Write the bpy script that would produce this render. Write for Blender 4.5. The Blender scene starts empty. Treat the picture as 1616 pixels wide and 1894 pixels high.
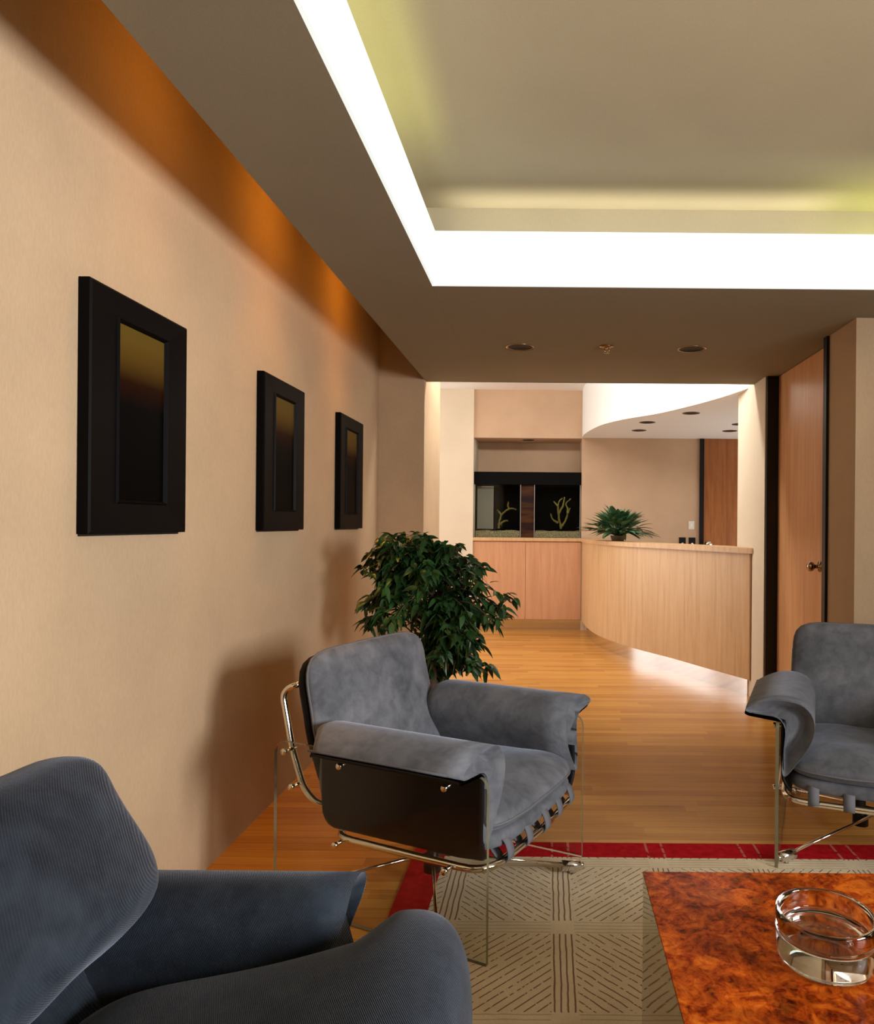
import bpy, bmesh, math, random
from mathutils import Vector, Matrix, noise
random.seed(7)
PI = math.pi
C = bpy.context.scene.collection
S = bpy.context.scene

# ------------------------------------------------------------------ camera, world, exposure, big lights
H = 1.25
F = 1300.0
cam = bpy.data.cameras.new('camera')
co = bpy.data.objects.new('camera', cam); C.objects.link(co)
co.location = (0, 0, H); co.rotation_euler = (PI/2, -0.0085, 0)
cam.sensor_fit = 'AUTO'; cam.sensor_width = 36; cam.lens = 36*F/1894
cam.shift_x = -(1013-808)/1894; cam.shift_y = (970-947)/1894
cam.clip_start = 0.02
S.camera = co
w = bpy.data.worlds.new('world'); S.world = w; w.use_nodes = True
w.node_tree.nodes['Background'].inputs[0].default_value = (.8, .88, 1, 1)
w.node_tree.nodes['Background'].inputs[1].default_value = 0.3
S.view_settings.view_transform = 'Standard'; S.view_settings.look = 'None'
S.view_settings.gamma = 1; S.view_settings.use_curve_mapping = False
S.view_settings.exposure = 0.0

def area(name, loc, rot, sx, sy, power, col=(1, 1, 1), spread=PI):
    l = bpy.data.lights.new(name, 'AREA'); l.shape = 'RECTANGLE'; l.size = sx; l.size_y = sy
    l.energy = power; l.color = col; l.spread = spread
    o = bpy.data.objects.new(name, l); C.objects.link(o); o.location = loc; o.rotation_euler = rot
    return o
# daylight through the lounge window (right wall, behind the camera)
area('window_daylight', (3.36, -.35, 1.66), (0, PI/2, math.radians(-18)), 1.1, 1.2, 122, (.97, .985, 1), 2.1)
# daylight through the window behind the camera
area('rear_window_daylight', (2.65, -2.38, 1.55), (PI/2, 0, 0), 1.1, 1.2, 30, (.97, .985, 1), 2.4)
# daylight through the reception glazing on the left
area('reception_daylight', (-3.35, 6.35, 1.4), (0, -PI/2, 0), 2.3, 1.3, 42, (1, .97, .93))
area('reception_daylight', (-3.35, 8.2, 1.4), (0, -PI/2, 0), 2.3, 1.7, 48, (1, .97, .93))
area('reception_soffit_fill', (3.3, 7.0, .9), (0, PI/2+.5, 0), 1.0, 2.0, 32, (.95, 1, 1))  # added fill aimed up at the soffit underside; no window stands here
# fluorescent strip hidden above the end of the soffit, facing into reception
area('reception_ceiling_strip', (0.2, 5.35, 2.78), (math.radians(38), 0, 0), 2.4, .2, 62, (1, .97, .92))
# cove tubes
area('cove_tube_left', (-.555, 2.0, 2.44), (PI, 0, 0), .04, 1.3, 1.5, (.86, 1, .36))
area('cove_tube_back', (2.1, 3.16, 2.44), (PI, 0, 0), 1.7, .05, 3.4, (.88, 1, .34))
area('cove_tube_warm', (.4, 3.19, 2.42), (PI, 0, 0), 1.7, .03, 1.2, (1, .95, .75), 1.2)
# incandescent wall washers in the slot above the left wall
for (y, e) in ((0.75, 2), (2.1, 5), (3.0, 9), (4.0, 9)):
    l = bpy.data.lights.new('wall_washer', 'SPOT'); l.energy = e*3.9; l.color = (1, .42, .05); l.spot_size = 1.75; l.spot_blend = .8; l.shadow_soft_size = .04
    o = bpy.data.objects.new('wall_washer', l); C.objects.link(o); o.location = (-.98, y, 2.70); o.rotation_euler = (0, -.35, 0)

# ------------------------------------------------------------------ materials
def lin(c):
    return tuple(((x/255)/12.92 if x/255 <= .04045 else ((x/255+.055)/1.055)**2.4) for x in c) + (1,)
def mat(name, col, rough=.5, metal=0, spec=.5, **kw):
    m = bpy.data.materials.new(name); m.use_nodes = True
    b = m.node_tree.nodes['Principled BSDF']
    b.inputs['Base Color'].default_value = col if len(col) == 4 else tuple(col)+(1,)
    b.inputs['Roughness'].default_value = rough; b.inputs['Metallic'].default_value = metal
    b.inputs['Specular IOR Level'].default_value = spec
    for k, v in kw.items(): b.inputs[k.replace('_', ' ')].default_value = v
    return m
class NT:
    def __init__(s, m): s.m = m; s.t = m.node_tree; s.b = s.t.nodes['Principled BSDF']
    def n(s, typ, **kw):
        x = s.t.nodes.new(typ)
        for k, v in kw.items(): setattr(x, k, v)
        return x
    def l(s, a, b): s.t.links.new(a, b)
    def coord(s, scale=(1, 1, 1), kind='Object', rot=(0, 0, 0)):
        tc = s.n('ShaderNodeTexCoord'); mp = s.n('ShaderNodeMapping')
        mp.inputs['Scale'].default_value = scale; mp.inputs['Rotation'].default_value = rot
        s.l(tc.outputs[kind], mp.inputs[0]); return mp.outputs[0]
    def noise(s, vec, scale, detail=4, rough=.5, dist=0):
        x = s.n('ShaderNodeTexNoise'); x.inputs['Scale'].default_value = scale; x.inputs['Detail'].default_value = detail
        x.inputs['Roughness'].default_value = rough; x.inputs['Distortion'].default_value = dist
        s.l(vec, x.inputs['Vector']); return x.outputs['Fac']
    def ramp(s, fac, stops):
        r = s.n('ShaderNodeValToRGB'); e = r.color_ramp.elements
        while len(e) < len(stops): e.new(.5)
        for i, (p, c) in enumerate(stops): e[i].position = p; e[i].color = c
        s.l(fac, r.inputs[0]); return r.outputs[0]
    def math(s, op, a, b=None, c=None):
        x = s.n('ShaderNodeMath', operation=op)
        for i, v in enumerate((a, b, c)):
            if v is None: continue
            if isinstance(v, (int, float)): x.inputs[i].default_value = v
            else: s.l(v, x.inputs[i])
        return x.outputs[0]
    def mix(s, fac, a, b, blend='MIX'):
        x = s.n('ShaderNodeMix', data_type='RGBA', blend_type=blend)
        for sock, v in ((x.inputs[0], fac), (x.inputs[6], a), (x.inputs[7], b)):
            if isinstance(v, (int, float, tuple)): sock.default_value = v
            else: s.l(v, sock)
        return x.outputs[2]
    def bump(s, h, strength, dist=.01):
        x = s.n('ShaderNodeBump'); x.inputs['Strength'].default_value = strength; x.inputs['Distance'].default_value = dist
        s.l(h, x.inputs['Height']); s.l(x.outputs[0], s.b.inputs['Normal'])
    def color(s, c): s.l(c, s.b.inputs['Base Color'])

def fabric_wall(name, c, var=.06):
    m = mat(name, c, .9, spec=.15); t = NT(m)
    v = t.coord()
    a = t.noise(v, 2.2, 3); w_ = t.noise(t.coord((260, 260, 60)), 1, 2)
    c1 = tuple(x*(1-var) for x in c[:3])+(1,); c2 = tuple(min(1, x*(1+var)) for x in c[:3])+(1,)
    base = t.ramp(a, [(.35, c1), (.65, c2)])
    t.color(t.mix(.05, base, t.ramp(w_, [(.3, (.25, .18, .12, 1)), (.7, (.9, .8, .65, 1))])))
    t.bump(w_, .08, .001); return m
M = {}
M['wall'] = fabric_wall('tan_wall_fabric', (.485, .342, .208, 1))
M['wall2'] = fabric_wall('tan_reception_fabric', (.55, .375, .245, 1))
M['cream'] = fabric_wall('cream_panel', (.68, .58, .44, 1), .03)
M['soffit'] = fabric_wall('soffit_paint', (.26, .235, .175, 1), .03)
M['unseen_dark'] = mat('dark_unseen_wall', (.10, .06, .035), .7)  # for the unseen rear wall, made dark to cut bounce light
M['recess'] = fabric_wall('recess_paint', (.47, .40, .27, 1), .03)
M['white'] = mat('white_paint', (.84, .83, .80), .7, spec=.2)
M['black'] = mat('black_trim', (.008, .007, .007), .4, spec=.3)
M['leather'] = mat('black_leather', (.006, .005, .006), .55, spec=.2)
M['chrome'] = mat('chrome', (.78, .74, .66), .09, 1)
M['steel'] = mat('brushed_steel', (.74, .73, .73), .13, 1)
M['brass'] = mat('antique_brass', (.42, .32, .20), .22, 1)
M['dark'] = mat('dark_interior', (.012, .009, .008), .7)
m = mat('valance_diffuser', (.4, .42, .41), .5); t = NT(m)
t.b.inputs['Emission Color'].default_value = (.93, 1, .96, 1); t.b.inputs['Emission Strength'].default_value = .80
M['valance'] = m

def wood(name, c1, c2, c3, rough=.35, scale=1.0, axis='z', coat=0):
    m = mat(name, c2, rough, spec=.4); t = NT(m)
    sc = {'z': (9, 9, .55), 'x': (.55, 9, 9)}[axis]
    v = t.coord(tuple(k*scale for k in sc))
    a = t.noise(v, 3.0, 6, .62, .5); g = t.noise(t.coord(tuple(k*scale*9 for k in sc)), 3, 3)
    col = t.ramp(a, [(.28, c1), (.5, c2), (.72, c3)])
    t.color(t.mix(.2, col, t.ramp(g, [(.3, c1), (.7, c3)])))
    t.b.inputs['Coat Weight'].default_value = coat; t.b.inputs['Coat Roughness'].default_value = .2
    return m
M['maple'] = wood('blond_wood', (.50, .29, .13, 1), (.60, .37, .18, 1), (.68, .45, .24, 1), .38)
M['maple_red'] = wood('pinkish_wood', (.50, .24, .12, 1), (.58, .30, .16, 1), (.64, .35, .20, 1), .4)
M['door'] = wood('door_wood', (.52, .23, .09, 1), (.66, .34, .15, 1), (.76, .44, .22, 1), .28, .9)
M['door2'] = wood('dark_door_wood', (.22, .07, .02, 1), (.33, .115, .035, 1), (.42, .165, .055, 1), .35, .9)
M['bark'] = mat('bark', (.10, .06, .03), .8)

# floor: narrow boards running along X
m = mat('wood_floor', (.4, .2, .08, 1), .26, spec=.32); t = NT(m)
tc = t.n('ShaderNodeTexCoord'); sx = t.n('ShaderNodeSeparateXYZ'); t.l(tc.outputs['Object'], sx.inputs[0])
row = t.math('FLOOR', t.math('DIVIDE', sx.outputs[1], .057))
wn = t.n('ShaderNodeTexWhiteNoise', noise_dimensions='1D'); t.l(row, wn.inputs['W'])
shift = t.math('MULTIPLY', wn.outputs['Value'], 3.0)
colx = t.math('FLOOR', t.math('DIVIDE', t.math('ADD', sx.outputs[0], shift), .95))
wn2 = t.n('ShaderNodeTexWhiteNoise', noise_dimensions='2D'); cb = t.n('ShaderNodeCombineXYZ')
t.l(row, cb.inputs[0]); t.l(colx, cb.inputs[1]); t.l(cb.outputs[0], wn2.inputs['Vector'])
grain = t.noise(t.coord((1.2, 30, 1)), 2.5, 5, .6, .4)
base = t.ramp(wn2.outputs['Value'], [(0, (.40, .16, .026, 1)), (.5, (.52, .235, .040, 1)), (1, (.63, .31, .062, 1))])
base = t.mix(.35, base, t.ramp(grain, [(.3, (.38, .14, .025, 1)), (.7, (.74, .36, .09, 1))]))
fr = t.math('FRACT', t.math('DIVIDE', sx.outputs[1], .057))
gap = t.math('LESS_THAN', fr, .035)
t.color(t.mix(t.math('MULTIPLY', gap, .55), base, (.10, .04, .015, 1)))
M['floor'] = m

# rug: cream with banded squares of diagonal lines
def rug_material():
    m = mat('cream_rug', (.45, .37, .24, 1), .95, spec=.05); t = NT(m)
    tc = t.n('ShaderNodeTexCoord'); sx = t.n('ShaderNodeSeparateXYZ'); t.l(tc.outputs['Object'], sx.inputs[0])
    wob = t.math('MULTIPLY', t.math('SUBTRACT', t.noise(tc.outputs['Object'], 14, 2), .5), .008)
    x = t.math('ADD', sx.outputs[0], wob); y = t.math('ADD', sx.outputs[1], wob)
    PX, PY, BW = .363, .415, .072
    ax = t.math('SUBTRACT', x, .055-BW/2); ay = t.math('SUBTRACT', y, 2.173-BW/2)
    ux = t.math('DIVIDE', ax, PX); uy = t.math('DIVIDE', ay, PY)
    cx = t.math('FLOOR', ux); cy = t.math('FLOOR', uy)
    fx = t.math('MULTIPLY', t.math('FRACT', ux), PX); fy = t.math('MULTIPLY', t.math('FRACT', uy), PY)
    inx = t.math('LESS_THAN', fx, BW); iny = t.math('LESS_THAN', fy, BW)
    band = t.math('MAXIMUM', inx, iny)
    par = t.math('MODULO', t.math('ABSOLUTE', t.math('ADD', cx, cy)), 2.0)
    sgn = t.math('SUBTRACT', t.math('MULTIPLY', par, 2.0), 1.0)
    diag = t.math('ADD', fx, t.math('MULTIPLY', sgn, fy))
    def stripes(v, per, wd):
        f = t.math('FRACT', t.math('DIVIDE', v, per))
        return t.math('LESS_THAN', t.math('ABSOLUTE', t.math('SUBTRACT', f, .5)), wd)
    dl = stripes(diag, .034, .085)
    bx = stripes(fx, BW/4, .13); by = stripes(fy, BW/4, .10)
    cross = t.math('MULTIPLY', inx, iny)
    dash = t.math('GREATER_THAN', t.noise(tc.outputs['Object'], 60, 2), .42)
    lines = t.math('ADD', t.math('MULTIPLY', t.math('MULTIPLY', dl, t.math('SUBTRACT', 1.0, band)), dash),
                   t.math('ADD', t.math('MULTIPLY', t.math('MULTIPLY', bx, inx), t.math('SUBTRACT', 1.0, iny)),
                          t.math('MULTIPLY', t.math('MULTIPLY', t.math('MULTIPLY', by, iny), t.math('SUBTRACT', 1.0, inx)), .45)))
    n1 = t.noise(tc.outputs['Object'], 7, 4); n2 = t.noise(tc.outputs['Object'], 300, 2)
    base = t.ramp(n1, [(.3, (.70, .59, .40, 1)), (.7, (.86, .74, .53, 1))])
    base = t.mix(.2, base, t.ramp(n2, [(.3, (.25, .2, .12, 1)), (.7, (.7, .6, .42, 1))]))
    t.color(t.mix(t.math('MULTIPLY', t.math('MINIMUM', lines, 1.0), .8), base, (.15, .035, .022, 1)))
    t.bump(t.math('ADD', t.math('MULTIPLY', lines, -1.0), t.math('MULTIPLY', n2, .3)), .6, .004)
    return m
M['rug'] = rug_material()
m = mat('red_border', (.5, .006, .01, 1), .9, spec=.1); t = NT(m)
tc = t.n('ShaderNodeTexCoord'); sx = t.n('ShaderNodeSeparateXYZ'); t.l(tc.outputs['Object'], sx.inputs[0])
f = t.math('FRACT', t.math('DIVIDE', t.math('SUBTRACT', sx.outputs[0], .019), .363))
a = t.math('LESS_THAN', t.math('ABSOLUTE', t.math('SUBTRACT', f, .02)), .012)
b = t.math('LESS_THAN', t.math('ABSOLUTE', t.math('SUBTRACT', f, .19)), .012)
n2 = t.noise(tc.outputs['Object'], 40, 3)
base = t.ramp(n2, [(.3, (.34, .003, .008, 1)), (.7, (.52, .008, .014, 1))])
t.color(t.mix(t.math('MULTIPLY', t.math('MULTIPLY', t.math('MAXIMUM', a, b), t.math('GREATER_THAN', n2, .45)), .55), base, (.5, .3, .2, 1)))
M['red'] = m

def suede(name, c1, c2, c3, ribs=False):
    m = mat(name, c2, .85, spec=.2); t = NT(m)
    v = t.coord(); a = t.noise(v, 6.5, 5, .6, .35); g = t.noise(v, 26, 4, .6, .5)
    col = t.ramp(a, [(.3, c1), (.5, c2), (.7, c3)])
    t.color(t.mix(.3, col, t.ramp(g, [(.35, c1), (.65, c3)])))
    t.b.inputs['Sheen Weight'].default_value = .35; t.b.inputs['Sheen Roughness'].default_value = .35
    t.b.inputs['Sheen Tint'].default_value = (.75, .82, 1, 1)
    if ribs:
        sx = t.n('ShaderNodeSeparateXYZ'); t.l(t.coord((1, 1, 1), 'UV'), sx.inputs[0])
        fv = t.math('SINE', t.math('MULTIPLY', sx.outputs[0], 2600.0))
        t.bump(t.math('ADD', t.math('MULTIPLY', fv, .6), t.noise(v, 150, 2)), .45, .0014)
    else:
        t.bump(t.math('ADD', a, t.math('MULTIPLY', t.noise(v, 420, 2), .12)), .35, .006)
    return m
M['suede'] = suede('grey_suede', (.066, .069, .080, 1), (.116, .120, .136, 1), (.185, .188, .205, 1))
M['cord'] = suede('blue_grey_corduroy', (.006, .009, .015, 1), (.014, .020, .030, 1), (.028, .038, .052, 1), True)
M['cord'].node_tree.nodes['Principled BSDF'].inputs['Sheen Weight'].default_value = .45
M['welt'] = mat('grey_piping', (.11, .11, .12), .7)
M['strap'] = mat('grey_strap', (.12, .12, .135), .8)

# burl table top
m = mat('burl_veneer', (.4, .1, .02, 1), .3, spec=.05); t = NT(m)
v = t.coord((1, 1, 1))
a = t.noise(v, 17, 9, .66, 1.2); bn = t.noise(v, 55, 6, .6, 1.2); k = t.noise(v, 6.5, 4, .6, .8)
col = t.ramp(a, [(.38, (.03, .002, .001, 1)), (.46, (.24, .020, .002, 1)), (.53, (.46, .065, .004, 1)), (.62, (.70, .17, .014, 1))])
col = t.mix(.35, col, t.ramp(bn, [(.38, (.12, .008, .001, 1)), (.6, (.75, .17, .012, 1))]))
t.color(t.mix(.8, col, t.ramp(k, [(.38, (.35, .28, .2, 1)), (.58, (1, 1, 1, 1))]), 'MULTIPLY'))
t.b.inputs['Coat Weight'].default_value = .03; t.b.inputs['Coat Roughness'].default_value = .05
M['burl'] = m
M['mirror'] = mat('bronze_mirror', (.50, .45, .36), .04, 1)

def see_through(name, tint, gloss=.06, alpha_col=None):
    m = bpy.data.materials.new(name); m.use_nodes = True; nt = m.node_tree; nt.nodes.clear()
    o = nt.nodes.new('ShaderNodeOutputMaterial'); tr = nt.nodes.new('ShaderNodeBsdfTransparent'); gl = nt.nodes.new('ShaderNodeBsdfGlossy')
    tr.inputs[0].default_value = tint; gl.inputs['Roughness'].default_value = .02
    lw = nt.nodes.new('ShaderNodeLayerWeight'); lw.inputs['Blend'].default_value = .5
    pw = nt.nodes.new('ShaderNodeMath'); pw.operation = 'POWER'; pw.inputs[1].default_value = 5; nt.links.new(lw.outputs['Facing'], pw.inputs[0])
    fr = nt.nodes.new('ShaderNodeMath'); fr.operation = 'MULTIPLY_ADD'; fr.inputs[1].default_value = .8; fr.inputs[2].default_value = gloss*.3; nt.links.new(pw.outputs[0], fr.inputs[0])
    mx = nt.nodes.new('ShaderNodeMixShader'); nt.links.new(fr.outputs[0], mx.inputs[0])
    nt.links.new(tr.outputs[0], mx.inputs[1]); nt.links.new(gl.outputs[0], mx.inputs[2]); nt.links.new(mx.outputs[0], o.inputs[0])
    return m
M['acrylic'] = see_through('clear_acrylic', (.97, .98, .96, 1))
M['tank_glass'] = see_through('tank_glass', (.80, .82, .80, 1))
M['acrylic_edge'] = mat('acrylic_edge', (.20, .19, .11), .15, spec=.8, Transmission_Weight=.35)
m = mat('ashtray_glass', (.93, .985, .95, 1), .0); m.node_tree.nodes['Principled BSDF'].inputs['Transmission Weight'].default_value = 1
m.node_tree.nodes['Principled BSDF'].inputs['IOR'].default_value = 1.5
M['glass'] = m
m = mat('ficus_leaf', (.02, .06, .015), .35, spec=.5); t = NT(m)
t.color(t.ramp(t.noise(t.coord(), 9, 2), [(.3, (.008, .030, .010, 1)), (.7, (.035, .10, .022, 1))])); M['leaf'] = m
m = mat('lily_leaf', (.02, .06, .015), .4, spec=.5); t = NT(m)
t.color(t.ramp(t.noise(t.coord(), 14, 2), [(.3, (.030, .085, .038, 1)), (.7, (.11, .23, .10, 1))])); M['leaf2'] = m
M['pot'] = mat('terracotta_pot', (.28, .10, .04), .6)
M['coral'] = mat('yellow_coral', (.30, .25, .06), .8)
m = mat('gravel', (.45, .36, .2), .9); t = NT(m); t.color(t.ramp(t.noise(t.coord(), 70, 3), [(.35, (.22, .17, .09, 1)), (.65, (.62, .52, .30, 1))])); M['gravel'] = m
M['tankback'] = mat('tank_back', (.003, .003, .003), .8, spec=.08)
M['greyplastic'] = mat('grey_panel', (.38, .36, .32), .6)
M['plate'] = mat('white_plate', (.72, .68, .60), .5)
M['ebony'] = mat('black_frame', (.003, .0025, .0025), .45, spec=.05)
m = mat('dark_gradient', (.01, .01, .01, 1), .4, spec=.02); t = NT(m)
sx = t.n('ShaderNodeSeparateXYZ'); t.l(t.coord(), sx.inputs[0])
t.color(t.ramp(sx.outputs[2], [(.36, (.001, .001, .001, 1)), (.43, (.016, .004, .001, 1)), (.49, (.075, .040, .006, 1)), (.56, (.11, .065, .011, 1))]))  # brown at the top, fading to black towards the bottom
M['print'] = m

# ------------------------------------------------------------------ mesh helpers
class MB:
    def __init__(s): s.v = []; s.f = []; s.mi = []; s.sm = []
    def add(s, vs, fs, mi=0, smooth=True):
        o = len(s.v); s.v += [tuple(p) for p in vs]
        for f in fs: s.f.append(tuple(i+o for i in f)); s.mi.append(mi); s.sm.append(smooth)
    def box(s, x0, x1, y0, y1, z0, z1, mi=0):
        vs = [(x, y, z) for x in (x0, x1) for y in (y0, y1) for z in (z0, z1)]
        s.add(vs, [(0, 1, 3, 2), (4, 6, 7, 5), (0, 4, 5, 1), (2, 3, 7, 6), (0, 2, 6, 4), (1, 5, 7, 3)], mi, False); return s
    def tube(s, pts, r, n=10, mi=0, closed=False, caps=True):
        pts = [Vector(p) for p in pts]; N = len(pts); rs = r if isinstance(r, (list, tuple)) else [r]*N
        tang = []
        for i in range(N):
            a = pts[(i-1) % N] if closed or i > 0 else pts[i]; b = pts[(i+1) % N] if closed or i < N-1 else pts[i]
            d = (b-a); tang.append(d.normalized() if d.length > 1e-9 else Vector((0, 0, 1)))
        up = Vector((0, 0, 1)) if abs(tang[0].z) < .9 else Vector((1, 0, 0))
        nrm = tang[0].cross(up).normalized(); vs = []
        for i in range(N):
            nrm = (nrm - tang[i]*nrm.dot(tang[i])).normalized(); bn = tang[i].cross(nrm)
            for k in range(n):
                a = 2*PI*k/n; vs.append(pts[i]+(nrm*math.cos(a)+bn*math.sin(a))*rs[i])
        fs = []
        for i in range(N if closed else N-1):
            j = (i+1) % N
            for k in range(n): fs.append((i*n+k, i*n+(k+1) % n, j*n+(k+1) % n, j*n+k))
        if caps and not closed: fs += [tuple(range(n))[::-1], tuple((N-1)*n+k for k in range(n))]
        s.add(vs, fs, mi); return s
    def lathe(s, prof, n=32, c=(0, 0, 0), mi=0):
        vs = []
        for (r, z) in prof:
            for k in range(n): a = 2*PI*k/n; vs.append((c[0]+r*math.cos(a), c[1]+r*math.sin(a), c[2]+z))
        fs = []
        for i in range(len(prof)-1):
            for k in range(n): fs.append((i*n+k, i*n+(k+1) % n, (i+1)*n+(k+1) % n, (i+1)*n+k))
        s.add(vs, fs, mi); return s
    def poly(s, pts2, z0, z1, mi=0, smooth=False):
        n = len(pts2); vs = [(x, y, z0) for x, y in pts2]+[(x, y, z1) for x, y in pts2]
        s.add(vs, [tuple(range(n))[::-1], tuple(range(n, 2*n))], mi, False)
        s.add(vs, [(i, (i+1) % n, n+(i+1) % n, n+i) for i in range(n)], mi, smooth); return s
    def pillow(s, fn, n=14, e1=6, e2=2.4, mi=0, uv=None):
        # cube-sphere reshaped to a rounded pillow in [-1,1]^3 then mapped by fn(a,b,c)
        idx = {}; vs = []; fs = []
        def vert(p):
            k = tuple(round(x, 6) for x in p)
            if k not in idx:
                x, y, z = p
                r = ((abs(x)**e1+abs(y)**e1)**(e2/e1)+abs(z)**e2)**(-1/e2)
                idx[k] = len(vs); vs.append(fn(x*r, y*r, z*r))
            return idx[k]
        g = [-1+2*i/n for i in range(n+1)]
        for ax in range(3):
            for sg in (-1, 1):
                for i in range(n):
                    for j in range(n):
                        q = []
                        for (a, b) in ((g[i], g[j]), (g[i+1], g[j]), (g[i+1], g[j+1]), (g[i], g[j+1])):
                            p = [0, 0, 0]; p[ax] = sg; p[(ax+1) % 3] = a; p[(ax+2) % 3] = b; q.append(vert(p))
                        fs.append(tuple(q) if sg > 0 else tuple(q[::-1]))
        s.add(vs, fs, mi); return s
    def build(s, name, mats, parent=None, loc=None, recalc=True):
        me = bpy.data.meshes.new(name); me.from_pydata(s.v, [], s.f)
        if not isinstance(mats, (list, tuple)): mats = [mats]
        for m_ in mats: me.materials.append(m_)
        me.polygons.foreach_set('material_index', s.mi); me.polygons.foreach_set('use_smooth', s.sm)
        if recalc:
            b = bmesh.new(); b.from_mesh(me); bmesh.ops.recalc_face_normals(b, faces=b.faces); b.to_mesh(me); b.free()
        me.update()
        o = bpy.data.objects.new(name, me); C.objects.link(o)
        if parent: o.parent = parent
        if loc: o.location = loc
        return o
def bevel(o, w_=.004, seg=2):
    md = o.modifiers.new('bevel', 'BEVEL'); md.width = w_; md.segments = seg; md.limit_method = 'ANGLE'; return o
def tag(o, label=None, cat=None, group=None, kind=None):
    for k, v in (('label', label), ('category', cat), ('group', group), ('kind', kind)):
        if v: o[k] = v
    return o
def thing(name, label, cat, loc=(0, 0, 0), rz=0, group=None):
    o = bpy.data.objects.new(name, None); C.objects.link(o); o.location = loc; o.rotation_euler = (0, 0, rz)
    o.empty_display_size = .1
    return tag(o, label, cat, group)
def struct(name, mb, m_, **kw):
    o = mb.build(name, m_); o['kind'] = 'structure'; return o
def catmull(P, k=8, closed=False):
    P = [Vector(p) for p in P]; out = []; N = len(P)
    for i in range(N if closed else N-1):
        if closed: p0, p1, p2, p3 = P[(i-1) % N], P[i], P[(i+1) % N], P[(i+2) % N]
        else: p0, p1, p2, p3 = P[max(i-1, 0)], P[i], P[i+1], P[min(i+2, N-1)]
        for j in range(k):
            t_ = j/k
            out.append(.5*((2*p1)+(p2-p0)*t_+(2*p0-5*p1+4*p2-p3)*t_*t_+(3*p1-p0-3*p2+p3)*t_**3))
    if not closed: out.append(P[-1])
    return out
def rounded(P, r, seg=6, closed=True):
    P = [Vector(p) for p in P]; out = []; N = len(P)
    for i in range(N):
        if not closed and i in (0, N-1): out.append(P[i]); continue
        a = (P[(i-1) % N]-P[i]); b = (P[(i+1) % N]-P[i]); rr = min(r, a.length*.49, b.length*.49)
        A = P[i]+a.normalized()*rr; B = P[i]+b.normalized()*rr
        for j in range(seg+1):
            t_ = j/seg; out.append(A*(1-t_)**2+P[i]*2*t_*(1-t_)+B*t_*t_)
    return out
def offset(P, d):
    out = []
    for i, p in enumerate(P):
        a = P[max(i-1, 0)]; b = P[min(i+1, len(P)-1)]; tx, ty = b[0]-a[0], b[1]-a[1]; L = math.hypot(tx, ty)
        out.append((p[0]-ty/L*d, p[1]+tx/L*d))
    return out

# ------------------------------------------------------------------ structure
WL, SE, CE, XR = -1.217, -.892, -.51, 1.51
ZS, ZV, ZT = 2.28, 2.515, 2.71
struct('floor', MB().box(-3.6, 3.6, -2.7, 9.6, -.08, 0), M['floor'])
struct('wall_left', MB().box(WL-.15, WL, -2.7, 5.04, 0, 2.9), M['wall'])
struct('wall_end', MB().box(WL-.15, -.892, 5.04, 5.77, 0, 2.9), M['wall'])
struct('wall_behind', MB().box(WL-.15, 3.6, -2.7, -2.5, 0, 2.9), M['unseen_dark'])
mb = MB()
mb.box(3.4, 3.55, -2.5, -1.25, 0, 2.9); mb.box(3.4, 3.55, .35, 3.46, 0, 2.9)
mb.box(3.4, 3.55, -1.25, .35, 0, .95); mb.box(3.4, 3.55, -1.25, .35, 2.26, 2.9)
struct('wall_right', mb, M['wall'])
mb = MB(); mb.box(3.34, 3.44, -1.25, .35, .90, .95); mb.box(3.34, 3.44, -1.25, .35, 2.26, 2.31)
for y in (-1.27, -.75, -.21, .33): mb.box(3.33, 3.42, y, y+.04, .95, 2.26)
wn_ = struct('window_1', mb, M['white'])
mb = MB(); mb.box(2.08, 3.24, -2.5, -2.40, .90, .95); mb.box(2.08, 3.24, -2.5, -2.40, 2.15, 2.20)
for x in (2.06, 2.63, 3.20): mb.box(x, x+.04, -2.5, -2.39, .95, 2.15)
struct('window_3', mb, M['white'])
# right side: wall return facing camera, thin wall, door recess, pillar
struct('wall_right_return', MB().box(XR, 3.55, 3.46, 3.79, 0, ZS+.1), M['wall'])
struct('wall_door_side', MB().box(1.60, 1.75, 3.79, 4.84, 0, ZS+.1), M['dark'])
struct('wall_pillar', MB().box(1.49, 1.75, 4.84, 5.53, 0, 2.9), M['cream'])
mb = MB(); mb.box(1.495, 1.60, 3.79, 3.835, 0, ZS-.001); mb.box(1.497, 1.60, 4.838, 4.84, 0, ZS-.001)
mb.box(1.56, 1.60, 3.83, 3.985, 0, ZS-.001); 
mb.box(1.497, 1.60, 4.815, 4.8385, 0, ZS-.001)
tr = struct('trim_1', mb, M['black'])
d1 = struct('door_1', MB().box(1.575, 1.60, 3.985, 4.815, .01, ZS-.004), M['door'])
k = MB(); k.lathe([(0, .0), (.032, 0), (.032, .006), (.012, .010), (.011, .035), (.022, .040), (.029, .052), (.028, .064), (.018, .074), (0, .077)], 24)
ko = k.build('door_knob', M['brass'], d1); ko.rotation_euler = (0, -PI/2, 0); ko.location = (1.575, 4.06, 1.02)
# ceilings
mb = MB()
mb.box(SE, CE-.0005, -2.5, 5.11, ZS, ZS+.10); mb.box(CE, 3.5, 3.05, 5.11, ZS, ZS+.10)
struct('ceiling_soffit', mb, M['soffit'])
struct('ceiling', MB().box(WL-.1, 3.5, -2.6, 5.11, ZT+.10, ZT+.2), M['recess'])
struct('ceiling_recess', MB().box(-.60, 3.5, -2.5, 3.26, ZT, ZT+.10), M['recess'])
mb = MB(); mb.box(SE, -.5875, -2.5, 5.11, ZS+.10, ZT+.1); mb.box(-.5875, 3.5, 3.25, 5.11, ZS+.10, ZT+.1)
struct('trim_cove_back', mb, M['recess'])
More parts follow.
